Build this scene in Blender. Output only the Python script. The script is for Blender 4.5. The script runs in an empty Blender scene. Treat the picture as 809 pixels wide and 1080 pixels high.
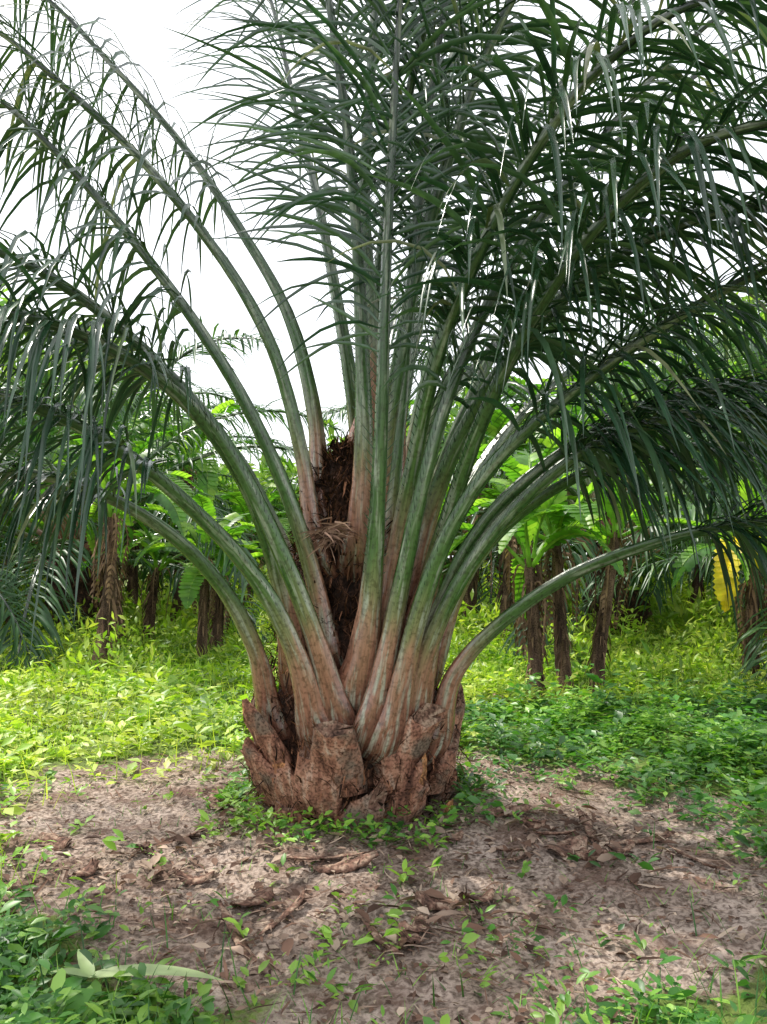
import bpy, math, random
import numpy as np
from mathutils import Vector
rng=np.random.default_rng(7); random.seed(7)
scene=bpy.context.scene
COL=scene.collection
# ---------------------------------------------------------------- camera
CAMH=1.6; F=848.0
cam=bpy.data.cameras.new("camera"); cam.sensor_fit='VERTICAL'; cam.sensor_height=36; cam.lens=36*F/1080
cam.shift_y=50/1080; cam.clip_end=600; cam.clip_start=0.05
co=bpy.data.objects.new("camera",cam); COL.objects.link(co); co.location=(0,0,CAMH); co.rotation_euler=(math.radians(90),0,0)
scene.camera=co
def S(u,v,d):  # surveyed bearing + distance -> world metres
    return np.array([(u-404.5)/F*d, d, CAMH+(590-v)/F*d])
# ---------------------------------------------------------------- world
w=bpy.data.worlds.new("World"); scene.world=w; w.use_nodes=True
nt=w.node_tree; nt.nodes.clear()
out=nt.nodes.new('ShaderNodeOutputWorld'); bg=nt.nodes.new('ShaderNodeBackground')
sky=nt.nodes.new('ShaderNodeTexSky'); sky.sky_type='NISHITA'; sky.sun_disc=False
SV=Vector((-0.50,0.45,1.0)).normalized()
el=math.asin(SV.z); rot=math.atan2(SV.x,SV.y)
sky.sun_elevation=el; sky.sun_rotation=rot; sky.dust_density=4; sky.air_density=1
mx=nt.nodes.new('ShaderNodeMix'); mx.data_type='RGBA'; mx.inputs['Factor'].default_value=0.72
mx.inputs['B'].default_value=(13.6,13.8,14.2,1)
nt.links.new(sky.outputs[0],mx.inputs['A']); nt.links.new(mx.outputs['Result'],bg.inputs[0]); bg.inputs[1].default_value=0.145
nt.links.new(bg.outputs[0],out.inputs[0])
sl=bpy.data.lights.new("sun",'SUN'); sl.energy=5.0; sl.angle=math.radians(1.0); sl.color=(1,0.95,0.86)
so=bpy.data.objects.new("sun",sl); COL.objects.link(so); so.rotation_euler=(-SV).to_track_quat('-Z','Y').to_euler()
scene.view_settings.view_transform='Standard'; scene.view_settings.look='None'; scene.view_settings.exposure=0
# ---------------------------------------------------------------- materials
def newmat(name):
    m=bpy.data.materials.new(name); m.use_nodes=True; t=m.node_tree; t.nodes.clear()
    o=t.nodes.new('ShaderNodeOutputMaterial'); return m,t,o
def ramp(t,stops):
    r=t.nodes.new('ShaderNodeValToRGB'); e=r.color_ramp.elements
    while len(e)<len(stops): e.new(0.5)
    for i,(p,c) in enumerate(stops): e[i].position=p; e[i].color=(*c,1)
    return r
def noise(t,scale,detail=4,coord='Object',sc=None,attr=None):
    n=t.nodes.new('ShaderNodeTexNoise'); n.inputs['Scale'].default_value=scale; n.inputs['Detail'].default_value=detail
    if attr:
        a=t.nodes.new('ShaderNodeAttribute'); a.attribute_name=attr; src=a.outputs['Vector']
    else:
        tc=t.nodes.new('ShaderNodeTexCoord'); src=tc.outputs[coord]
    if sc:
        mp=t.nodes.new('ShaderNodeMapping'); mp.inputs['Scale'].default_value=sc
        t.links.new(src,mp.inputs[0]); t.links.new(mp.outputs[0],n.inputs[0])
    else: t.links.new(src,n.inputs[0])
    return n
def mixc(t,a,b,f,mode='MIX'):
    m=t.nodes.new('ShaderNodeMix'); m.data_type='RGBA'; m.blend_type=mode
    for s,v in (('A',a),('B',b)):
        if isinstance(v,tuple): m.inputs[s].default_value=(*v,1)
        else: t.links.new(v,m.inputs[s])
    if isinstance(f,(int,float)): m.inputs['Factor'].default_value=f
    else: t.links.new(f,m.inputs['Factor'])
    return m.outputs['Result']
def leafmat(name,stops,trans=0.3,rough=0.4,spec=0.5,nscale=6,transmul=(1.5,1.7,0.6)):
    m,t,o=newmat(name)
    at=t.nodes.new('ShaderNodeAttribute'); at.attribute_name='tint'
    r=ramp(t,stops); t.links.new(at.outputs['Fac'],r.inputs[0])
    n=noise(t,nscale,3); nr=ramp(t,[(0.3,(0.6,0.6,0.6)),(0.7,(1.25,1.25,1.25))]); t.links.new(n.outputs[0],nr.inputs[0])
    c=mixc(t,r.outputs[0],nr.outputs[0],1.0,'MULTIPLY')
    p=t.nodes.new('ShaderNodeBsdfPrincipled'); t.links.new(c,p.inputs['Base Color'])
    p.inputs['Roughness'].default_value=rough; p.inputs['Specular IOR Level'].default_value=spec
    tr=t.nodes.new('ShaderNodeBsdfTranslucent'); c2=mixc(t,c,transmul,1.0,'MULTIPLY'); t.links.new(c2,tr.inputs[0])
    ms=t.nodes.new('ShaderNodeMixShader'); ms.inputs[0].default_value=trans
    t.links.new(p.outputs[0],ms.inputs[1]); t.links.new(tr.outputs[0],ms.inputs[2]); t.links.new(ms.outputs[0],o.inputs[0])
    return m
M={}
M['palm']=leafmat('palm_leaflet',[(0,(0.014,0.046,0.022)),(0.5,(0.028,0.08,0.038)),(0.93,(0.08,0.15,0.075)),(1,(0.20,0.22,0.12))],0.12,0.26,0.8)
M['palmfar']=leafmat('far_palm_leaflet',[(0,(0.025,0.075,0.025)),(0.6,(0.05,0.13,0.04)),(1,(0.13,0.24,0.06))],0.25,0.4)
M['banana']=leafmat('banana_leaf',[(0,(0.05,0.16,0.02)),(0.6,(0.12,0.28,0.03)),(1,(0.30,0.48,0.07))],0.45,0.4)
M['pale']=leafmat('pale_blade',[(0,(0.30,0.42,0.16)),(1,(0.42,0.52,0.25))],0.3,0.45)
M['dry']=leafmat('dry_leaf',[(0,(0.035,0.02,0.015)),(0.5,(0.12,0.07,0.045)),(1,(0.30,0.19,0.12))],0.12,0.8,0.2)
M['tuft']=leafmat('dried_tuft',[(0,(0.06,0.03,0.02)),(0.5,(0.18,0.095,0.065)),(1,(0.38,0.24,0.17))],0.1,0.8,0.2)
M['yellow']=leafmat('yellowed_leaf',[(0,(0.7,0.5,0.02)),(1,(0.85,0.7,0.04))],0.5,0.5)
M['weed']=leafmat('weed_leaf',[(0,(0.09,0.21,0.02)),(0.5,(0.29,0.45,0.045)),(1,(0.62,0.68,0.13))],0.35,0.45,nscale=1.2)
M['weeddark']=leafmat('shade_weed_leaf',[(0,(0.025,0.10,0.015)),(0.5,(0.07,0.22,0.03)),(1,(0.28,0.48,0.07))],0.3,0.4,nscale=1.5)  # dark green weeds, with foreground canopy shade also put into the tones
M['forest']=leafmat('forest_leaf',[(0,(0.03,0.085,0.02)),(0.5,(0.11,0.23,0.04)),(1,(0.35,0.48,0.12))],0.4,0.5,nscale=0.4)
M['litter']=leafmat('litter_leaf',[(0,(0.05,0.028,0.02)),(0.5,(0.20,0.115,0.08)),(1,(0.50,0.39,0.30))],0.05,0.85,0.2)
M['fibre']=leafmat('trunk_fibre',[(0,(0.016,0.010,0.008)),(0.5,(0.075,0.034,0.022)),(1,(0.34,0.16,0.09))],0.02,0.9,0.1)
def petmat():
    m,t,o=newmat('petiole')
    at=t.nodes.new('ShaderNodeAttribute'); at.attribute_name='tint'
    n=noise(t,14,5,attr='pc')
    md=t.nodes.new('ShaderNodeMath'); md.operation='MULTIPLY_ADD'; md.inputs[1].default_value=0.20
    t.links.new(n.outputs[0],md.inputs[0])
    ad=t.nodes.new('ShaderNodeMath'); ad.operation='SUBTRACT'; ad.inputs[1].default_value=0.10
    t.links.new(at.outputs['Fac'],md.inputs[2]); t.links.new(md.outputs[0],ad.inputs[0])
    r=ramp(t,[(0.0,(0.12,0.05,0.033)),(0.08,(0.31,0.14,0.09)),(0.15,(0.38,0.20,0.13)),(0.20,(0.20,0.20,0.09)),(0.27,(0.065,0.145,0.035)),(0.6,(0.035,0.085,0.030)),(1,(0.012,0.030,0.016))])
    t.links.new(ad.outputs[0],r.inputs[0])
    n2=noise(t,30,6,attr='pc'); r2=ramp(t,[(0.52,(0,0,0)),(0.68,(.8,.8,.8))]); t.links.new(n2.outputs[0],r2.inputs[0])
    c=mixc(t,r.outputs[0],(0.42,0.45,0.36),r2.outputs[0])  # pale streaks: grey lichen, with stalk highlights put into the colour too
    n4=noise(t,90,6,attr='pc'); r4=ramp(t,[(0.36,(0.55,0.55,0.55)),(0.58,(1.1,1.1,1.1))]); t.links.new(n4.outputs[0],r4.inputs[0])
    c=mixc(t,c,r4.outputs[0],0.7,'MULTIPLY')
    n5=noise(t,40,7); r5=ramp(t,[(0.36,(0.35,0.30,0.25)),(0.5,(1,1,1))]); t.links.new(n5.outputs[0],r5.inputs[0])
    c=mixc(t,c,r5.outputs[0],0.6,'MULTIPLY')
    p=t.nodes.new('ShaderNodeBsdfPrincipled'); t.links.new(c,p.inputs['Base Color']); p.inputs['Roughness'].default_value=0.27
    p.inputs['Specular IOR Level'].default_value=.8
    b=t.nodes.new('ShaderNodeBump'); b.inputs['Strength'].default_value=0.4; b.inputs['Distance'].default_value=0.005
    t.links.new(n4.outputs[0],b.inputs['Height']); t.links.new(b.outputs[0],p.inputs['Normal'])
    t.links.new(p.outputs[0],o.inputs[0]); return m
M['petiole']=petmat()
def barkmat(name,stops,sc=14,stretch=(1,1,0.4),bump=0.02,rough=0.9,mid=None):
    m,t,o=newmat(name)
    n=noise(t,sc,8,sc=stretch); r=ramp(t,stops); t.links.new(n.outputs[0],r.inputs[0]); c=r.outputs[0]
    if mid:
        n2=noise(t,5,6); r2=ramp(t,[(0.50,(0,0,0)),(0.62,(1,1,1))]); t.links.new(n2.outputs[0],r2.inputs[0]); c=mixc(t,c,mid,r2.outputs[0])
    n5=noise(t,60,6); r5=ramp(t,[(0.38,(0.3,0.28,0.26)),(0.56,(1.1,1.1,1.1))]); t.links.new(n5.outputs[0],r5.inputs[0]); c=mixc(t,c,r5.outputs[0],.85,'MULTIPLY')
    p=t.nodes.new('ShaderNodeBsdfPrincipled'); t.links.new(c,p.inputs['Base Color']); p.inputs['Roughness'].default_value=rough
    p.inputs['Specular IOR Level'].default_value=0.25
    b=t.nodes.new('ShaderNodeBump'); b.inputs['Strength'].default_value=1; b.inputs['Distance'].default_value=bump
    t.links.new(n.outputs[0],b.inputs['Height']); t.links.new(b.outputs[0],p.inputs['Normal'])
    t.links.new(p.outputs[0],o.inputs[0]); return m
M['trunk']=barkmat('palm_trunk',[(0.3,(0.012,0.008,0.006)),(0.5,(0.045,0.023,0.016)),(0.7,(0.16,0.075,0.045))],22,(1,1,0.3),0.04)
M['stub']=barkmat('leaf_base',[(0.3,(0.10,0.045,0.03)),(0.45,(0.28,0.13,0.085)),(0.58,(0.42,0.22,0.145)),(0.75,(0.55,0.42,0.33))],20,(1,1,0.25),0.010,rough=.8,mid=(0.19,0.14,0.105))
M['cut']=barkmat('cut_face',[(0.3,(0.26,0.12,0.06)),(0.55,(0.55,0.26,0.11)),(0.8,(0.66,0.44,0.28))],26,(1,1,1),0.01)
M['pseudo']=barkmat('banana_stem',[(0.3,(0.035,0.022,0.017)),(0.5,(0.13,0.08,0.055)),(0.7,(0.30,0.20,0.13))],9,(1,1,0.15),0.03)
M['debris']=barkmat('dead_wood',[(0.3,(0.06,0.033,0.025)),(0.5,(0.20,0.11,0.078)),(0.7,(0.40,0.29,0.21))],18,(1,1,1),0.008)
# ---------------------------------------------------------------- mesh helpers
def norm(a): return a/np.maximum(np.linalg.norm(a,axis=-1,keepdims=True),1e-9)
LANCE=lambda t: np.interp(t,[0,.12,.4,.75,1],[.45,.95,1,.62,.03])
OVATE=lambda t: np.interp(t,[0,.25,.5,.8,1],[.08,.85,1,.6,.02])
BLADE=lambda t: np.interp(t,[0,.5,1],[1,.8,.03])
STRIP=lambda t: np.interp(t,[0,.1,.7,1],[1,1,.95,.5])
def leaves(P,D,U,L,W,K=5,droop=0.2,fold=0.2,prof=LANCE,tint=None,wob=0.0,early=False):
    P=np.array(P,float); n=len(P); D=norm(np.array(D,float)); U=np.broadcast_to(np.array(U,float),P.shape)
    L=np.broadcast_to(L,(n,)).astype(float); W=np.broadcast_to(W,(n,)).astype(float); droop=np.broadcast_to(droop,(n,)).astype(float)
    side=norm(np.cross(D,U)+1e-6)
    V=np.zeros((n,K+1,3,3)); pos=P.copy(); d=D.copy()
    for k in range(K+1):
        t=k/K; side=norm(side-d*np.sum(side*d,1,keepdims=True)); nn=np.cross(side,d)
        ww=(W*prof(t)/2)[:,None]
        V[:,k,0]=pos-side*ww+nn*ww*fold*2; V[:,k,1]=pos; V[:,k,2]=pos+side*ww+nn*ww*fold*2
        pos=pos+d*(L/K)[:,None]
        wt=(1.5*(1-t)+.25) if early else (0.5+t)
        d=norm(d+np.array([0,0,-1.0])*droop[:,None]*wt + (rng.normal(0,wob,(n,3)) if wob else 0))
    idx=np.arange(n*(K+1)*3).reshape(n,K+1,3)
    f=[]
    for j in (0,1):
        f.append(np.stack([idx[:,:-1,j],idx[:,:-1,j+1],idx[:,1:,j+1],idx[:,1:,j]],-1).reshape(-1,4))
    if tint is None: tint=rng.random(n)
    tt=np.repeat(tint,(K+1)*3)
    return V.reshape(-1,3),np.concatenate(f),tt
def merge(chunks):
    V=[];Fc=[];T=[];MI=[];PC=[];o=0
    for c in chunks:
        v,f,t=c[:3]; mi=c[3] if len(c)>3 else 0
        V.append(v);Fc.append(f+o);T.append(t);MI.append(np.full(len(f),mi));o+=len(v)
        PC.append(c[4] if len(c)>4 else np.zeros((len(v),3)))
    return np.concatenate(V),np.concatenate(Fc),np.concatenate(T),np.concatenate(MI),np.concatenate(PC)
def mkmesh(name,chunks,mats,smooth=True):
    V,Fc,T,MI,PC=merge(chunks)
    me=bpy.data.meshes.new(name); n=len(V); m=len(Fc)
    me.vertices.add(n); me.vertices.foreach_set('co',V.astype(np.float32).ravel())
    me.loops.add(m*4); me.loops.foreach_set('vertex_index',Fc.astype(np.int32).ravel())
    me.polygons.add(m); me.polygons.foreach_set('loop_start',np.arange(0,m*4,4,dtype=np.int32)); 
    me.polygons.foreach_set('loop_total',np.full(m,4,dtype=np.int32))
    for k in mats: me.materials.append(M[k])
    me.polygons.foreach_set('material_index',MI.astype(np.int32))
    me.polygons.foreach_set('use_smooth',np.full(m,smooth))
    me.update(calc_edges=True)
    a=me.attributes.new('tint','FLOAT','POINT'); a.data.foreach_set('value',T.astype(np.float32))
    if 'petiole' in mats:
        a=me.attributes.new('pc','FLOAT_VECTOR','POINT'); a.data.foreach_set('vector',PC.astype(np.float32).ravel())
    me.validate(); return me
def mkobj(name,me,parent=None,loc=(0,0,0),rot=(0,0,0),sc=1.0,**kw):
    o=bpy.data.objects.new(name,me); COL.objects.link(o); o.location=loc; o.rotation_euler=rot
    o.scale=(sc,sc,sc) if np.isscalar(sc) else sc
    if parent is not None: o.parent=parent
    for k,v in kw.items(): o[k]=v
    return o
def catmull(P,n):
    P=np.array(P,float); P=np.vstack([2*P[0]-P[1],P,2*P[-1]-P[-2]]); out=[]
    segs=len(P)-3
    for s in np.linspace(0,segs-1e-6,n):
        i=int(s);t=s-i;a,b,c,d=P[i:i+4]
        out.append(0.5*((2*b)+(-a+c)*t+(2*a-5*b+4*c-d)*t*t+(-a+3*b-3*c+d)*t**3))
    out=np.array(out); L=np.concatenate([[0],np.cumsum(np.linalg.norm(np.diff(out,axis=0),axis=1))])
    q=np.linspace(0,L[-1],n)
    return np.stack([np.interp(q,L,out[:,k]) for k in range(3)],1),L[-1]
def frames(path,side0):
    T=norm(np.gradient(path,axis=0)); Sd=norm(side0[None]-T*np.sum(T*side0,1,keepdims=True)); N=np.cross(Sd,T)
    return T,Sd,N
SEC=np.array([(-.5,.30),(-.42,.5),(-.2,.22),(0,.12),(.2,.22),(.42,.5),(.5,.30),(.36,-.25),(.15,-.5),(-.15,-.5),(-.36,-.25)])
WEDGE=np.array([(-.5,.1),(-.3,.35),(0,.4),(.3,.35),(.5,.1),(.42,-.22),(.2,-.36),(.02,-.46),(-.2,-.38),(-.42,-.22),(-.5,-.05)])
def sweep(path,Sd,N,W,H,tint,sec=SEC,jit=0.0,cap=False,slant=0.0):
    n=len(path);k=len(sec)
    V=path[:,None]+Sd[:,None]*(sec[None,:,0:1]*W[:,None,None])+N[:,None]*(sec[None,:,1:2]*H[:,None,None])
    if jit: V=V+rng.normal(0,jit,V.shape)
    if slant:
        Te=norm(path[-1]-path[-2]); V[-1]+=Te*(sec[:,1:2]*slant+sec[:,0:1]*rng.normal(0,.10)+rng.normal(0,.012,(k,1)))
    s=np.concatenate([[0],np.cumsum(np.linalg.norm(np.diff(path,axis=0),axis=1))])
    pc=np.zeros((n,k,3)); ro=rng.uniform(0,50,3)
    pc[:,:,0]=sec[None,:,0]*W[:,None]; pc[:,:,1]=sec[None,:,1]*H[:,None]; pc[:,:,2]=(s*.09)[:,None]; pc+=ro
    V=V.reshape(-1,3); idx=np.arange(n*k).reshape(n,k); nx=np.roll(idx,-1,1)
    f=np.stack([idx[:-1],nx[:-1],nx[1:],idx[1:]],-1).reshape(-1,4)
    ch=[(V,f,np.repeat(tint,k),0,pc.reshape(-1,3))]
    if cap:
        c=V[-k:]; cc=np.vstack([c,c.mean(0)-norm(path[-1]-path[-2])*0.008]); m=k
        ff=np.array([[i,(i+1)%k,(i+2)%k,m] for i in range(0,k-1,2)])
        ff=np.array([q for q in ff if len(set(q))==4])
        ch.append((cc,ff,np.full(len(cc),.5),1))
    return ch
def frond_chunks(ctrl,center,nleaf=95,start=1.45,Ll=0.85,Wl=0.042,basew=0.34,K=5,npath=64,leafdroop=0.25,midw=0.092,root=False,early=False,mess=0.0):
    ctrl=[np.array(c,float) for c in ctrl]; r0=0.0
    if root:
        b=ctrl[0]; rad=np.array([b[0]-center[0],b[1]-center[1],0]); rr=np.linalg.norm(rad); rad/=rr
        inner=b-rad*min(.17,rr*.6)+np.array([0,0,-.16]); r0=np.linalg.norm(inner-b); ctrl=[inner]+ctrl
    path,Lt=catmull(ctrl,npath)
    O=path[-1]-np.array([center[0],center[1],0]); O[2]=0
    O=O/np.linalg.norm(O)
    side0=np.array([O[1],-O[0],0.0])
    T,Sd,N=frames(path,side0)
    if N[len(N)//2,2]<0 : Sd=-Sd;N=-N
    s=np.linspace(0,Lt,npath); start=start+r0
    W=np.interp(s-r0,[-.3,0,.20,.5,1.1,2.0,3.2,Lt-r0],[basew*.9,basew,basew*.62,.14,midw,.068,.042,.012])
    H=np.interp(s-r0,[-.3,0,.20,.5,1.1,2.0,3.2,Lt-r0],[.16,.15,.12,.09,.078,.06,.040,.012])
    pet=sweep(path,Sd,N,W,H,np.clip((s-r0+.12)/3.8,0,1),jit=0.0008)
    ns=nleaf; q=np.linspace(start,Lt-0.03,ns)
    ch=[]
    for sg in (-1,1):
        qq=np.clip(q+rng.uniform(-.04,.04,ns),start,Lt-.01)
        P=np.stack([np.interp(qq,s,path[:,k]) for k in range(3)],1)
        TT=norm(np.stack([np.interp(qq,s,T[:,k]) for k in range(3)],1)); SS=norm(np.stack([np.interp(qq,s,Sd[:,k]) for k in range(3)],1)); NN=np.cross(SS,TT)
        r=(qq-start)/(Lt-start)
        el=rng.normal(0.0,0.25+mess*.4,ns)+np.where(np.arange(ns)%3==0,.35,-.15)
        fw=0.55+0.7*r+rng.normal(0,.12+mess*.3,ns)
        D=SS*sg*np.cos(el)[:,None]+NN*np.sin(el)[:,None]+TT*fw[:,None]+rng.normal(0,.06+mess*.12,(ns,3))
        ww=np.interp(qq,s,W)
        P=P+SS*sg*(ww*0.42)[:,None]+NN*0.01
        L=Ll*np.interp(r,[0,.12,.35,.7,1],[.5,.9,1,.85,.42])*rng.uniform(.7,1.15,ns)
        tint=np.clip(rng.normal(.45,.26,ns),0,1)
        ch.append(leaves(P,D,NN+np.array([0,0,.001]),L,Wl*rng.uniform(.65,1.25,ns),K=K,droop=leafdroop*rng.uniform(.4,1.7,ns)+mess*rng.uniform(0,.2,ns),fold=.22,tint=tint,wob=.018,early=early))
    q=np.arange(.95,start,.05); n=len(q)
    for sg in (-1,1):
        P=np.stack([np.interp(q,s,path[:,k]) for k in range(3)],1);TT=np.stack([np.interp(q,s,T[:,k]) for k in range(3)],1);SS=np.stack([np.interp(q,s,Sd[:,k]) for k in range(3)],1)
        P=P+SS*sg*(np.interp(q,s,W)*.46)[:,None]
        ch.append(leaves(P,SS*sg*.7+TT*.8,np.cross(SS,TT),np.interp(q,[.95,start],[.015,.18])*rng.uniform(.3,1.3,n),.006,K=2,droop=.02,prof=BLADE,tint=np.full(n,.3)))
    return pet,ch
# ---------------------------------------------------------------- ground
def soil(x,y):
    """signed bareness: >0 bare soil round the palm, <0 overgrown"""
    a=1-np.sqrt(((x+.15)/2.75)**2+((y-4.2)/2.6)**2)
    wob=.08*np.sin(2.3*x+1.1*y)+.06*np.sin(5.1*y-3.3*x+1)+.05*np.sin(9*x+7*y)+.04*np.sin(17*x-13*y)
    left=y-(2.80-.62*(x+.3)); right=y-(3.05+.8*(x-1.23))
    a=np.minimum(a,left*.6); a=np.minimum(a,right*.6)
    return a+wob
def gz(x,y):
    far=np.clip((np.hypot(x,y-5)-3)/10,0,1)
    return .02*np.sin(1.7*x+.6)*np.cos(1.3*y)+.012*np.sin(4.1*x+2.2*y)+.05*far*np.sin(.5*x+.3*y)+.05*np.exp(-((x+.18)**2+(y-5.2)**2)/.9)
def axis(lo,hi,c,n,fine):
    a=np.linspace(-1,1,n); a=np.sign(a)*(np.abs(a)*fine+np.abs(a)**6*(1-fine)*1.0)
    return c+np.where(a<0,a*(c-lo),a*(hi-c))
gx=axis(-200,200,0,420,.03); gy=axis(-60,260,4.6,420,.035)
X,Y=np.meshgrid(gx,gy); Z=gz(X,Y)
near=np.hypot(X,Y-4.5)<6
Z=Z+np.where(near,rng.normal(0,.006,X.shape)+.008*np.sin(13*X+3*np.sin(7*Y))*np.sin(11*Y+2*np.sin(5*X)),0)
V=np.stack([X,Y,Z],-1).reshape(-1,3); idx=np.arange(X.size).reshape(X.shape)
fc=np.stack([idx[:-1,:-1],idx[:-1,1:],idx[1:,1:],idx[1:,:-1]],-1).reshape(-1,4)
def groundmat():
    m,t,o=newmat('soil')
    n=noise(t,1.3,6); r=ramp(t,[(0.3,(0.22,0.16,0.125)),(0.5,(0.39,0.305,0.25)),(0.7,(0.53,0.43,0.365))]); t.links.new(n.outputs[0],r.inputs[0])
    n2=noise(t,38,11); r2=ramp(t,[(0.40,(0.36,0.33,0.31)),(0.56,(1.1,1.1,1.1))]); t.links.new(n2.outputs[0],r2.inputs[0])
    c=mixc(t,r.outputs[0],r2.outputs[0],.85,'MULTIPLY')
    n4=noise(t,3.2,10); r4=ramp(t,[(0.50,(0,0,0)),(0.64,(.7,.7,.7))]); t.links.new(n4.outputs[0],r4.inputs[0])
    c=mixc(t,c,(0.14,0.08,0.058),r4.outputs[0])
    at=t.nodes.new('ShaderNodeAttribute'); at.attribute_name='tint'
    n3=noise(t,9,5); g=ramp(t,[(0.3,(0.08,0.09,0.035)),(0.6,(0.18,0.25,0.06))]); t.links.new(n3.outputs[0],g.inputs[0])
    ms=t.nodes.new('ShaderNodeMath'); ms.operation='MULTIPLY_ADD'; ms.inputs[1].default_value=.6; t.links.new(n2.outputs[0],ms.inputs[0]); t.links.new(at.outputs['Fac'],ms.inputs[2])
    rr=ramp(t,[(0.8,(0,0,0)),(1.0,(1,1,1))]); t.links.new(ms.outputs[0],rr.inputs[0])
    c=mixc(t,c,g.outputs[0],rr.outputs[0])
    p=t.nodes.new('ShaderNodeBsdfPrincipled'); t.links.new(c,p.inputs['Base Color']); p.inputs['Roughness'].default_value=.95; p.inputs['Specular IOR Level'].default_value=.15
    b=t.nodes.new('ShaderNodeBump'); b.inputs['Strength'].default_value=1; b.inputs['Distance'].default_value=.03
    t.links.new(n2.outputs[0],b.inputs['Height']); t.links.new(b.outputs[0],p.inputs['Normal'])
    t.links.new(p.outputs[0],o.inputs[0]); return m
M['soil']=groundmat()
mask=np.clip(.5-soil(X,Y)*3.0,0,1).ravel()
mkobj('ground',mkmesh('ground',[(V,fc,mask)],['soil']),kind='structure',label='sandy brown soil with weedy green edges')
# ---------------------------------------------------------------- the oil palm
C=np.array([S(375,0,5.25)[0],5.25,0.0])
palm=bpy.data.objects.new('oil_palm',None); COL.objects.link(palm); palm.location=C
palm['label']='stout oil palm with arching fronds and rough cut leaf bases'; palm['category']='palm tree'
def trunk_r(z): return np.interp(z,[-.1,0,.3,.6,1.0,1.6,2.0,2.35],[.56,.54,.62,.57,.47,.38,.30,.14])
zz=np.linspace(-.1,2.35,90); th=np.linspace(0,2*np.pi,72,endpoint=False)
TH,ZZ=np.meshgrid(th,zz); R=trunk_r(ZZ)*.9+.045*np.sin(8*TH+9*ZZ)*np.sin(8*TH-9*ZZ)+rng.normal(0,.015,TH.shape)
V=np.stack([R*np.cos(TH),R*np.sin(TH),ZZ],-1).reshape(-1,3); idx=np.arange(TH.size).reshape(TH.shape);nx=np.roll(idx,-1,1)
mkobj('trunk',mkmesh('trunk',[(V,np.stack([idx[:-1],nx[:-1],nx[1:],idx[1:]],-1).reshape(-1,4),np.zeros(len(V)))],['trunk']),palm)
n=11000; z=rng.uniform(.0,2.35,n); a=rng.uniform(0,2*np.pi,n); r=trunk_r(z)*np.where(z<.5,rng.uniform(.9,1.16,n),rng.uniform(.9,1.2,n))
P=np.stack([r*np.cos(a),r*np.sin(a),z],1); D=np.stack([np.cos(a)*.5,np.sin(a)*.5,rng.uniform(-.6,1.2,n)],1)+rng.normal(0,.5,(n,3))
mkobj('fibre',mkmesh('fibre',[leaves(P,D,np.array([.1,.2,1.]),rng.uniform(.03,.14,n),rng.uniform(.003,.016,n),K=3,droop=.2,prof=BLADE,wob=.15,tint=rng.random(n)**1.5)],['fibre']),palm,kind='stuff')
for ring,(z0,cnt,hm) in enumerate([(-.03,8,.22),(.07,9,.27),(.21,9,.31),(.36,8,.33)]):
    for i in range(cnt):
        a=2*np.pi*(i+.5*(ring%2)+.17*rng.normal())/cnt+ring*.11
        rad=np.array([np.cos(a),np.sin(a),0]); r0=trunk_r(max(z0,0))*.92
        h=hm*rng.uniform(.65,1.3); lean=rng.uniform(.0,.13)
        w0=rng.uniform(.28,.38); z1=z0-.05+rng.normal(0,.04); tw=rng.normal(0,.06)
        sd=np.array([-rad[1],rad[0],0])
        pts=[rad*r0+[0,0,z1],rad*(r0+.06)+[0,0,z1+h*.35],rad*(r0+.08+lean*.5)+sd*tw*.5+[0,0,z1+h*.75],rad*(r0+.08+lean)+sd*tw+[0,0,z1+h]]
        path,Lt=catmull(pts,8); T,Sd,N=frames(path,sd)
        if np.dot(N[3],rad)>0: Sd=-Sd;N=-N
        tt=np.linspace(0,1,8); e=rng.uniform(.38,.7)
        ch=sweep(path,Sd,N,np.interp(tt,[0,.35,1],[w0*.95,w0,w0*e])*rng.uniform(.95,1.05,8),np.interp(tt,[0,.5,1],[.15,.13,.09]),tt,sec=WEDGE,jit=.005,cap=True,slant=rng.uniform(.05,.22))
        nn=40; ti=rng.integers(1,8,nn); sgn=rng.choice([-1,1],nn); wv=np.interp(ti/7,[0,.35,1],[w0*.95,w0,w0*e])
        Pf=path[ti]+Sd[ti]*(sgn*wv*rng.uniform(.42,.5,nn))[:,None]
        f=leaves(Pf,T[ti]*.9+Sd[ti]*sgn[:,None]*.5+rng.normal(0,.3,(nn,3)),N[ti],rng.uniform(.02,.10,nn),rng.uniform(.003,.011,nn),K=3,droop=.1,prof=BLADE,tint=rng.random(nn)*.8)
        ch.append(f+(2,))
        mkobj('leaf_base',mkmesh('leaf_base',ch,['stub','cut' if rng.random()<.28 else 'debris','fibre'],smooth=(rng.random()<.5)),palm)
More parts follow.
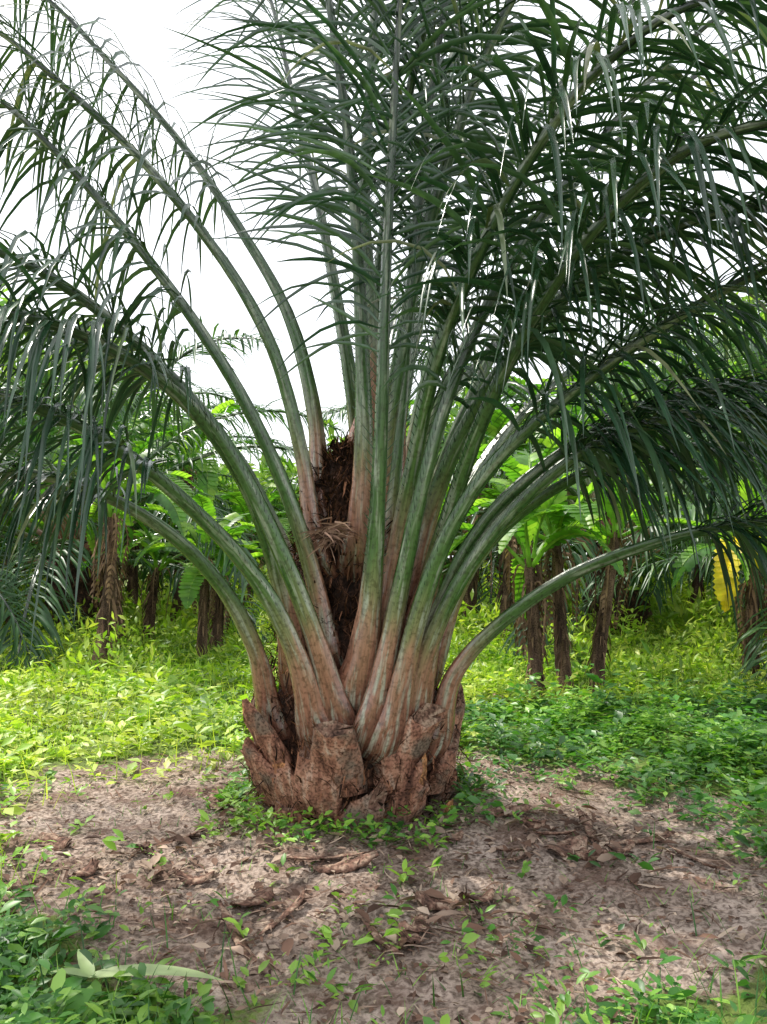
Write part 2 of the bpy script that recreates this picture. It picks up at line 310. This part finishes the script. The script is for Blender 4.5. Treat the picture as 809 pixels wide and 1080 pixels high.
FR=[
 ([(288,768,5.05),(268,685,4.95),(228,612,4.85),(160,550,4.7),(60,505,4.4),(-60,500,4.1)],1.8),
 ([(330,772,4.72),(312,695,4.60),(270,612,4.5),(200,535,4.3),(110,465,4.0),(0,420,3.7),(-130,430,3.5)],1.8),
 ([(352,755,4.70),(328,665,4.6),(285,560,4.5),(228,455,4.4),(130,350,4.2),(20,275,4.0),(-110,235,3.8)],2.05),
 ([(345,690,4.9),(330,610,4.85),(300,515,4.8),(250,410,4.75),(180,305,4.7),(90,195,4.6),(0,105,4.5),(-110,30,4.4)],2.2),
 ([(335,590,5.05),(318,480,5.05),(288,370,5.0),(235,275,5.0),(150,170,4.95),(60,85,4.9),(0,35,4.9),(-110,-30,4.8)],2.2),
 ([(340,540,5.2),(330,430,5.25),(303,330,5.3),(252,240,5.4),(190,150,5.5),(110,60,5.6),(45,-5,5.7),(-60,-80,5.8)],2.3),
 ([(325,650,5.45),(290,560,5.6),(240,470,5.8),(160,400,6.1),(50,350,6.4),(-80,330,6.6)],2.0),
 ([(312,720,4.95),(295,620,4.8),(262,520,4.6),(200,430,4.3),(110,365,3.9),(0,330,3.5),(-120,340,3.2)],2.1),
 ([(378,590,4.9),(382,470,4.8),(380,340,4.75),(372,200,4.7),(355,60,4.6),(330,-90,4.5),(290,-220,4.3)],1.9),
 ([(380,730,4.68),(394,610,4.6),(402,470,4.5),(408,280,4.35),(416,110,4.2),(424,-40,4.0),(430,-190,3.7)],1.95),
 ([(412,520,5.3),(425,400,5.4),(440,280,5.5),(462,140,5.7),(490,0,5.9),(530,-130,6.1)],1.7),
 ([(384,560,5.4),(374,440,5.4),(355,320,5.5),(334,210,5.7),(310,110,6.0),(285,0,6.3),(240,-110,6.6)],2.3),
 ([(400,650,5.0),(412,540,4.95),(424,420,4.9),(436,290,4.8),(450,140,4.7),(475,-20,4.5),(510,-150,4.3)],1.9),
 ([(396,762,4.66),(420,640,4.58),(445,520,4.5),(480,400,4.45),(540,275,4.4),(620,165,4.35),(700,70,4.3),(800,-20,4.2)],1.9),
 ([(415,775,4.66),(440,660,4.55),(475,560,4.45),(530,480,4.35),(610,410,4.2),(700,345,4.05),(810,285,3.9),(920,260,3.7)],1.9),
 ([(440,750,4.8),(462,650,4.75),(505,560,4.7),(570,495,4.65),(660,440,4.6),(760,410,4.5),(880,410,4.4)],1.8),
 ([(462,782,4.95),(478,715,4.9),(525,660,4.85),(600,608,4.75),(700,570,4.6),(810,550,4.5),(900,560,4.4)],2.1),
 ([(452,715,5.1),(490,610,5.1),(550,540,5.1),(640,490,5.1),(750,470,5.1),(860,480,5.1)],1.6),
 ([(430,640,5.0),(462,520,4.9),(510,420,4.7),(580,330,4.4),(670,260,4.1),(780,220,3.7),(900,220,3.3)],1.6),
 ([(428,580,5.3),(455,450,5.4),(500,350,5.5),(570,240,5.6),(660,140,5.8),(780,50,6.0),(900,0,6.1)],1.6),
 ([(440,640,5.5),(480,540,5.7),(540,450,6.0),(620,380,6.3),(730,330,6.6),(850,320,6.9)],1.7),
 ([(408,660,4.85),(432,520,4.7),(462,380,4.4),(520,240,4.0),(600,110,3.6),(700,20,3.2),(820,-20,2.9)],1.8),
 ([(398,560,5.0),(415,430,4.9),(440,290,4.8),(480,150,4.6),(530,20,4.4),(600,-90,4.2),(690,-170,4.0)],1.7),
 ([(430,775,4.78),(450,690,4.7),(490,605,4.65),(545,535,4.6),(620,475,4.5),(720,440,4.35),(830,440,4.2)],1.9),
 ([(432,690,5.0),(470,560,4.7),(520,420,4.3),(600,280,3.8),(700,175,3.4),(810,130,3.1),(930,130,2.8)],1.9),
 ([(425,620,5.4),(470,480,5.5),(545,330,5.6),(640,210,5.6),(760,110,5.6),(880,70,5.6)],1.7),
 ([(418,560,5.4),(450,400,5.5),(505,240,5.6),(590,90,5.6),(700,-30,5.6),(830,-120,5.6)],1.6),
 ([(392,470,5.2),(392,340,5.15),(385,210,5.1),(392,80,5.0),(400,-60,4.9),(410,-200,4.7)],1.7),
]
sh=lambda ch:[(c[0]-C,)+tuple(c[1:]) for c in ch]
for pts,st in FR:
    ctrl=[S(*p) for p in pts]
    outward=abs(pts[-1][0]-404)/500; leftside=pts[-1][0]<100; centre=abs(pts[-1][0]-404)<150
    pet,lf=frond_chunks(ctrl,C,nleaf=56 if leftside else (54 if centre else 62),start=st,Ll=1.0 if leftside else 1.05,Wl=.023 if leftside else (.024 if centre else .027),K=6,
        leafdroop=.10+(.15 if leftside else .10)*min(outward,1),root=True,early=True,mess=.55 if centre else .2)
    fo=mkobj('frond',mkmesh('frond',sh(pet),['petiole']),palm)
    mkobj('leaflets',mkmesh('leaflets',sh(lf),['palm']),fo)
for i,(az,e) in enumerate([(62,1.0),(80,.85),(40,.8),(-62,1.12)]):
    a=math.radians(az); o=np.array([math.cos(a),math.sin(a),0])
    ctrl=[C+o*.3+[0,0,1.3],C+o*.6+[0,0,2.4],C+o*1.15+[0,0,3.3*e+.4],C+o*2.1+[0,0,4.1*e+.5],C+o*3.4+[0,0,4.3*e+.6],C+o*4.6+[0,0,4.0*e+.4]]
    if az<0: ctrl=[C+np.array([.15*math.cos(a),.15,1.9]),C+o*.25+[0,.25,3.0],C+o*.6+[0,.3,4.2],C+o*1.5+[0,0,5.3],C+o*2.7+[0,0,5.7],C+o*4.2+[0,0,5.2]]
    pet,lf=frond_chunks(ctrl,C,nleaf=54,Wl=.026,Ll=.9,start=1.9 if az>0 else 2.5,early=True,K=6,leafdroop=.22,basew=.2,mess=.4)
    fo=mkobj('frond',mkmesh('frond',sh(pet),['petiole']),palm); mkobj('leaflets',mkmesh('leaflets',sh(lf),['palm']),fo)
c=S(350,562,4.60)-C; n=140; an=rng.uniform(-2.9,.1,n); D=np.stack([np.cos(an),-.5+rng.normal(0,.3,n),np.sin(an)*.6+.35],1)
mkobj('flower_bunch',mkmesh('flower_bunch',[leaves(c+rng.normal(0,.03,(n,3)),D,np.array([.2,-1,.3]),rng.uniform(.06,.19,n),rng.uniform(.005,.016,n),K=4,droop=.25,prof=BLADE,wob=.12)],['tuft']),palm,label='dried brown flower bunch')
# ---------------------------------------------------------------- generic palms behind
def far_palm_meshes():
    ms=[]
    for i in range(24):
        a=i*2.39996; e=math.radians(78-i*3.0); o=np.array([math.cos(a),math.sin(a),0])
        L=4.6+rng.normal(0,.3); pts=[]; p=o*.25+np.array([0,0,1.7-.03*i]); ang=e
        for k in range(7):
            pts.append(p.copy()); p=p+(o*math.cos(ang)+np.array([0,0,math.sin(ang)]))*L/6; ang-=.24+.02*k
        pet,lf=frond_chunks(pts,np.zeros(3),nleaf=54,start=1.2,Ll=.85,Wl=.04,K=3,npath=24,leafdroop=.35,early=True)
        ms.append(mkmesh('far_frond',[c[:3]+(0,)+tuple(c[4:]) for c in pet]+[c[:3]+(1,) for c in lf],['petiole','palmfar']))
    zz=np.linspace(-.1,1.9,24); th=np.linspace(0,2*np.pi,24,endpoint=False); TH,ZZ=np.meshgrid(th,zz); R=np.interp(ZZ,[0,.5,1.9],[.45,.5,.22])+rng.normal(0,.03,TH.shape)
    V=np.stack([R*np.cos(TH),R*np.sin(TH),ZZ],-1).reshape(-1,3); idx=np.arange(TH.size).reshape(TH.shape);nx=np.roll(idx,-1,1)
    return ms,mkmesh('far_trunk',[(V,np.stack([idx[:-1],nx[:-1],nx[1:],idx[1:]],-1).reshape(-1,4),np.zeros(len(V)))],['trunk'])
FM,FT=far_palm_meshes()
for (x,y,s,r) in [(-9.2,13.5,1.15,.3),(7.3,12.4,1.1,1.4),(4.9,17,1.35,2.6),(10.5,20,1.5,3.1),(3.6,25,1.6,4.4),(-13.0,21,1.5,5.2),(-8.2,22,1.5,1.9),(-6.2,16.5,1.35,.9)]:
    e=bpy.data.objects.new('oil_palm',None); COL.objects.link(e); e.location=(x,y,gz(x,y)); e.rotation_euler=(0,0,r); e.scale=(s,s,s)
    e['label']='leafy oil palm growing behind the banana plants'; e['category']='palm tree'; e['group']='oil palms behind the clearing'
    mkobj('trunk',FT,e)
    for m in FM: mkobj('frond',m,e)
# ---------------------------------------------------------------- banana plants
def banana_leaf(pts,width,dry=False,npath=26):
    path,Lt=catmull(pts,npath); O=path[-1]-path[0]; O[2]=0; O=O/(np.linalg.norm(O)+1e-6)
    T,Sd,N=frames(path,np.array([O[1],-O[0],0.001])); s=np.linspace(0,1,npath)
    rib=sweep(path,Sd,N,np.interp(s,[0,.3,1],[.07,.04,.008])*(.5 if dry else 1),np.interp(s,[0,.3,1],[.05,.03,.006])*(.5 if dry else 1),s*0+.9)
    ch=[c[:3]+(0,) for c in rib]
    n=int(Lt*.85/.07); q=np.linspace(.16,.99,n)
    for sg in (-1,1):
        P=np.stack([np.interp(q,s,path[:,k]) for k in range(3)],1);TT=norm(np.stack([np.interp(q,s,T[:,k]) for k in range(3)],1));SS=norm(np.stack([np.interp(q,s,Sd[:,k]) for k in range(3)],1));NN=np.cross(SS,TT)
        grp=np.repeat(rng.normal(0,.30,n//4+1),4)[:n]
        D=SS*sg+TT*(.9 if dry else .35)+NN*(.25+grp)[:,None]
        L=width*np.interp(q,[.16,.3,.6,.85,1],[.25,.9,1,.75,.15])*(rng.uniform(.5,1.5,n) if dry else 1)
        ch.append(leaves(P,D,NN,L,.045 if dry else .095,K=3,droop=(.7 if dry else .14)+np.abs(grp)*.6,fold=.0,prof=BLADE if dry else STRIP,tint=np.clip(.5+grp+rng.normal(0,.08,n),0,1))+(1,))
    return ch
def banana_meshes(seed,h):
    global rng
    rng=np.random.default_rng(seed); parts=[]
    zz=np.linspace(-.1,h,26); th=np.linspace(0,2*np.pi,20,endpoint=False); TH,ZZ=np.meshgrid(th,zz)
    R=np.interp(ZZ,[0,.3,h],[.13,.095,.055])+.012*np.sin(3*TH+2*ZZ)+rng.normal(0,.006,TH.shape); bx=.10*np.sin(ZZ*1.1+seed)
    V=np.stack([R*np.cos(TH)+bx,R*np.sin(TH),ZZ],-1).reshape(-1,3); idx=np.arange(TH.size).reshape(TH.shape);nx=np.roll(idx,-1,1)
    parts.append(('pseudostem',mkmesh('pseudostem',[(V,np.stack([idx[:-1],nx[:-1],nx[1:],idx[1:]],-1).reshape(-1,4),np.zeros(len(V)))],['pseudo'])))
    top=.10*np.sin(h*1.1+seed)
    for i in range(7):
        a=i*2.4+seed; e=math.radians(82-i*9); o=np.array([math.cos(a),math.sin(a),0]); L=rng.uniform(1.4,2.2); p=np.array([top,0,h-.1])+o*.05; ang=e; pts=[]
        for k in range(6):
            pts.append(p.copy()); p=p+(o*math.cos(ang)+np.array([0,0,math.sin(ang)]))*L/5; ang-=.22+.03*k+.03*i
        parts.append(('leaf',mkmesh('banana_leaf',banana_leaf(pts,rng.uniform(.16,.29)),['banana','banana'])))
    for i in range(4):
        a=i*1.7+seed*.7; o=np.array([math.cos(a),math.sin(a),0]); z=h-rng.uniform(0,.5); c=np.array([top,0,0])
        pts=[c+o*.06+[0,0,z],c+o*.17+[0,0,z+.05],c+o*.26+[0,0,z-.2],c*.6+o*.22+[0,0,z-.6],c*.3+o*.2+[0,0,max(.4,z-rng.uniform(.7,1.3))]]
        parts.append(('dead_leaf',mkmesh('dead_leaf',banana_leaf(pts,.10,True),['dry','dry'])))
    n=110; z=h*rng.random(n)**.7; a=rng.uniform(0,6.28,n); P=np.stack([.09*np.cos(a)+.10*np.sin(z*1.1+seed),.09*np.sin(a),z],1); D=np.stack([np.cos(a)*.45,np.sin(a)*.45,-1+0*a],1)
    parts.append(('sheath',mkmesh('sheath',[leaves(P,D,np.array([.1,.2,1.]),rng.uniform(.1,.38,n),rng.uniform(.012,.045,n),K=3,droop=.5,prof=BLADE,wob=.12)],['dry'])))
    return parts
BM=[banana_meshes(3,2.1),banana_meshes(11,2.6),banana_meshes(23,1.6)]
rng=np.random.default_rng(99)
BP=[(105,712,0,.95),(128,688,1,1.),(160,682,2,1.),(212,697,0,.85),(228,692,2,1.),(45,660,1,1.2),(75,655,0,1.2),(262,668,1,1.),(20,668,2,1.2),(185,662,1,1.3),(140,655,0,1.4),
    (562,738,2,.9),(597,732,0,.95),(635,735,1,.85),(550,700,1,1.1),(530,680,0,1.25),(800,719,2,1.0),(500,665,1,1.5),(580,655,1,1.6),(680,660,0,1.5),(740,655,1,1.5),(470,655,0,1.6),(640,650,0,1.9),(790,650,1,1.7)]
for (u,v,k,s) in BP:
    d=CAMH*F/(v-590); x=(u-404.5)/F*d
    e=bpy.data.objects.new('banana_plant',None); COL.objects.link(e); e.location=(x,d,gz(x,d)); e.rotation_euler=(rng.normal(0,.06),rng.normal(0,.08),rng.uniform(0,6.28)); e.scale=(s,s,s*rng.uniform(.85,1.15))
    e['label']='banana plant with brown dried sheaths and broad green leaves'; e['category']='banana plant'; e['group']='banana plants at the edge of the clearing'
    for nm,me in BM[k]: mkobj(nm,me,e)
    if u==800:
        e['label']='banana plant with a hanging yellowed leaf'
        pts=[np.array(p) for p in [(0,0,1.45),(-.3,-.35,1.85),(-.60,-.62,1.80),(-.72,-.74,1.45),(-.76,-.76,1.0)]]
        e.rotation_euler=(0,0,0); e.scale=(1,1,1)
        mkobj('yellow_leaf',mkmesh('yellow_leaf',banana_leaf(pts,.20,False),['yellow','yellow']),e,label='yellow withered banana leaf')
# ---------------------------------------------------------------- distant wood and undergrowth
def cloud(n,xr,yr,hfun,Lr):
    x=rng.uniform(*xr,n); y=rng.uniform(*yr,n); h=hfun(x,y); z=h*rng.uniform(0,1,n)**.7
    D=rng.normal(0,.7,(n,3))+np.array([0,-.2,.3])
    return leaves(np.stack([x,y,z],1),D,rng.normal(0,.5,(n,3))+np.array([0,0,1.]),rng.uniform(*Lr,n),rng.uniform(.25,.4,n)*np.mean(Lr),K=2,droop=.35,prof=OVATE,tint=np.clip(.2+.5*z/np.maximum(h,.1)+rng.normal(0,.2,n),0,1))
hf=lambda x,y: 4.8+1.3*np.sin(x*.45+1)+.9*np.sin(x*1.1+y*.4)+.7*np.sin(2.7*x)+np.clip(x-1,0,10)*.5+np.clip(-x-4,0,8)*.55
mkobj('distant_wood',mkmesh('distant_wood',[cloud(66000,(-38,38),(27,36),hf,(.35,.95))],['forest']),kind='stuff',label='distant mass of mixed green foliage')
hu=lambda x,y: np.clip(.8+.5*np.sin(x*.9+y*.5)+.4*np.sin(2.3*x-y),.15,2)
hv=lambda x,y: np.clip(.15+.35*np.sin(x*1.9+y*.8)+.35*np.sin(3.3*x-1.7*y),.05,.9)
mkobj('undergrowth',mkmesh('undergrowth',[cloud(30000,(-22,22),(16,27),hu,(.15,.45)),cloud(18000,(-11,11),(9.5,16.5),hv,(.08,.24))],['weed']),kind='stuff',label='leafy green undergrowth beneath the trees')
# ---------------------------------------------------------------- ground cover
def scatter(n,ylo,yhi,cond):
    y=ylo*(yhi/ylo)**rng.random(n); x=rng.uniform(-1,1,n)*(y*.62+1.2); keep=cond(x,y); return x[keep],y[keep]
def weeds(x,y,m,size,height,K=2,up=.5,spread=.05,W=.5,tb=.5):
    n=len(x); sc=1+y/14; szp=rng.uniform(.45,1.8,n)
    X_=np.repeat(x,m);Y_=np.repeat(y,m);N_=n*m; a=rng.uniform(0,6.28,N_); hh=np.repeat(height*rng.uniform(.3,1.6,n),m)
    sp=spread*np.repeat(sc,m); X_=X_+np.cos(a)*sp*rng.random(N_); Y_=Y_+np.sin(a)*sp*rng.random(N_)
    P=np.stack([X_,Y_,gz(X_,Y_)+hh*rng.uniform(.1,1,N_)],1)
    D=np.stack([np.cos(a),np.sin(a),up*rng.uniform(-.3,1.3,N_)],1)
    L=size*np.repeat(sc*szp,m)*rng.uniform(.6,1.4,N_)
    base=tb+.22*np.sin(1.3*X_+.7*Y_)+.12*np.sin(4*X_-3*Y_)+np.repeat(rng.normal(0,.15,n),m)
    return leaves(P,D,np.array([0,0,1.])+rng.normal(0,.35,(N_,3)),L,L*W*rng.uniform(.6,1.2,N_),K=K,droop=.18,prof=OVATE,fold=.12,tint=np.clip(base+rng.normal(0,.2,N_),0,1))
clump=lambda x,y: .5*np.sin(3.1*x+1.7*y+1)+.35*np.sin(6.3*y-4.7*x)+.3*np.sin(11*x+8*y)
isR=lambda x,y:(x>.75)&(y>4.2)&(y<8.5)
isF=lambda x,y:(y<4.3)
over=lambda x,y: (soil(x,y)<rng.normal(-.06,.16,len(x)))
patchy=lambda x,y: clump(x,y)>rng.normal(-.15,.40,len(x))
x,y=scatter(26000,4.2,27,lambda x,y: over(x,y)&~isR(x,y)&~isF(x,y)&(patchy(x,y)|(rng.random(len(x))<.3)))
ch=[weeds(x,y,6,.052,.10+.20*np.clip(clump(x,y),0,1)**1.5)]
x,y=scatter(16000,3.8,26,lambda x,y: over(x,y)&~isR(x,y)); a=rng.uniform(0,6.28,len(x)); sc=1+y/14
ch.append(leaves(np.stack([x,y,gz(x,y)-.01],1),np.stack([np.cos(a)*.45,np.sin(a)*.45,np.ones(len(x))],1),np.stack([np.cos(a),np.sin(a),0*a],1),rng.uniform(.06,.26,len(x))*sc,.006*sc,K=3,droop=.22,prof=BLADE,tint=np.clip(rng.normal(.65,.22,len(x)),0,1)))
mkobj('grass',mkmesh('grass',ch,['weed']),kind='stuff',label='sunlit low weeds and grass')
x,y=scatter(22000,4.2,8.8,lambda x,y: over(x,y)&isR(x,y)&(patchy(x,y)|(rng.random(len(x))<.15)))
ch=[weeds(x,y,6,.046,.10+.30*np.clip(clump(x,y),0,1),up=.4,tb=.45)]
x,y=scatter(16000,2.3,4.3,lambda x,y: over(x,y)&isF(x,y)&(clump(x,y)>rng.normal(.05,.35,len(x)))&(rng.random(len(x))<np.clip(.28-soil(x,y)*1.3,.12,1)))
ch.append(weeds(x,y,6,.040,.06+.08*np.clip(clump(x,y),0,1),K=3,up=.5,tb=.42))
x,y=scatter(8000,2.4,9,lambda x,y: over(x,y)&(isR(x,y)|isF(x,y))); a=rng.uniform(0,6.28,len(x))
ch.append(leaves(np.stack([x,y,gz(x,y)-.01],1),np.stack([np.cos(a)*.5,np.sin(a)*.5,np.ones(len(x))],1),np.stack([np.cos(a),np.sin(a),0*a],1),rng.uniform(.05,.24,len(x)),.007,K=4,droop=.2,prof=BLADE))
mkobj('weeds',mkmesh('weeds',ch,['weeddark']),kind='stuff',label='broad leaved dark green creeping weeds')
x,y=scatter(1000,2.6,7,lambda x,y: (soil(x,y)>0)&(patchy(x,y)))
t=rng.uniform(0,6.28,320); rr=.70+np.abs(rng.normal(0,.12,320)); x=np.r_[x,C[0]+rr*np.cos(t)]; y=np.r_[y,C[1]+rr*np.sin(t)]
ch=[weeds(x,y,6,.034,.10,K=3,up=.7,spread=.04,tb=.7)]
x,y=scatter(2600,2.4,7,lambda x,y: soil(x,y)>0); a=rng.uniform(0,6.28,len(x))
ch.append(leaves(np.stack([x,y,gz(x,y)],1),np.stack([np.cos(a),np.sin(a),.8+0*a],1),np.stack([np.cos(a),np.sin(a),0*a],1),rng.uniform(.03,.10,len(x)),.005,K=3,droop=.2,prof=BLADE))
mkobj('ground_plants',mkmesh('ground_plants',ch,['weeddark']),kind='stuff',label='small green seedlings sprouting from bare soil')
def litter(n,cond,Ls,Wf,lift=.02):
    x,y=scatter(n,2.4,8,cond); n=len(x); a=rng.uniform(0,6.28,n)
    L=rng.uniform(*Ls,n)
    return leaves(np.stack([x,y,gz(x,y)+rng.uniform(.004,lift,n)],1),np.stack([np.cos(a),np.sin(a),rng.normal(.05,.15,n)],1),np.array([0,0,1.])+rng.normal(0,.3,(n,3)),L,L*Wf*rng.uniform(.5,1.4,n),K=3,droop=.05,prof=OVATE,fold=.25,wob=.12)
bare=lambda x,y: (soil(x,y)>-.12)
pile=lambda x,y: (np.exp(-(((x-.95)/.5)**2+((y-4.45)/.40)**2))>rng.random(len(x)))|(np.exp(-(((x+1.0)/.6)**2+((y-4.3)/.4)**2))>1.4*rng.random(len(x)))|(np.exp(-(((x-.1)/.5)**2+((y-3.5)/.25)**2))>1.4*rng.random(len(x)))|(np.exp(-((np.hypot(x-C[0],y-C[1])-.78)/.16)**2)>1.3*rng.random(len(x)))
ch=[litter(7000,bare,(.01,.05),.6),litter(3200,bare,(.04,.18),.08),litter(9500,pile,(.03,.13),.4,.05)]
mkobj('leaf_litter',mkmesh('leaf_litter',ch,['litter']),kind='stuff',label='dry brown leaf litter and twigs')
def piece(L,W,curl,seed):
    r=np.linspace(-.5,.5,10); path=np.stack([r*L,.05*np.sin(r*4+seed)*L,curl*(r*2)**2],1); T,Sd,N=frames(path,np.array([0,1.,0]))
    Wd=np.interp(r,[-.5,-.2,.3,.5],[W*.5,W,W*.8,W*.25])*rng.uniform(.85,1.15,10)
    ch=sweep(path,Sd,N,Wd,Wd*.22,r*0,jit=.003,cap=True); n=14
    i=rng.integers(0,10,n)
    ch.append(leaves(path[i]+rng.normal(0,W*.25,(n,3))*[1,1,.3],rng.normal(0,1,(n,3))*[1,1,.3],np.array([0,0,1.]),rng.uniform(.03,.10,n),rng.uniform(.005,.015,n),K=3,prof=BLADE)+(1,))
    return mkmesh('dead_leaf_base',ch,['debris','litter'])
PM=[piece(.34,.12,.02,1),piece(.26,.16,.03,2),piece(.5,.06,.015,3),piece(.18,.11,.04,4)]
PL=[(58,892,1),(265,955,1),(440,985,0),(430,1000,3),(345,915,2),(365,922,0),(585,890,0),(600,905,1),(550,912,2),(630,912,0),(655,905,3),(565,880,3),(530,905,2),(620,880,2),(230,850,0),(210,880,2),(505,955,3),(745,757,0),(735,910,2),(150,895,3),(395,990,2),(300,970,2),(480,895,3),(525,740,0),(250,990,2),(535,868,0),(680,890,2),(205,930,3),(90,925,3),(460,960,1)]
for (u,v,k) in PL:
    d=CAMH*F/(v-590); x=(u-404.5)/F*d; s=rng.uniform(.65,1.05)
    o=mkobj('dead_leaf_base',PM[k],loc=(x,d,gz(x,d)+.025),rot=(rng.normal(0,.25),rng.normal(0,.12),rng.uniform(0,6.28)),sc=s,
      label='dry brown leaf base fallen on bare soil',category='dead leaf',group='dead palm pieces on the soil')
d=2.92; x=(95-404.5)/F*d
n=3; a=np.array([-.10,2.2,3.4]); Lf=np.array([.50,.16,.14])
mkobj('seedling',mkmesh('seedling',[leaves(np.tile([0,0,.06],(n,1)),np.stack([np.cos(a),np.sin(a),np.array([.16,.4,.4])],1),np.array([0,0,1.]),Lf,np.array([.085,.05,.05]),K=10,droop=.04,prof=LANCE,fold=.12,tint=np.array([.9,.3,.2]))],['pale']),
  loc=(x,d,gz(x,d)),label='low seedling with a long pale green blade',category='seedling')
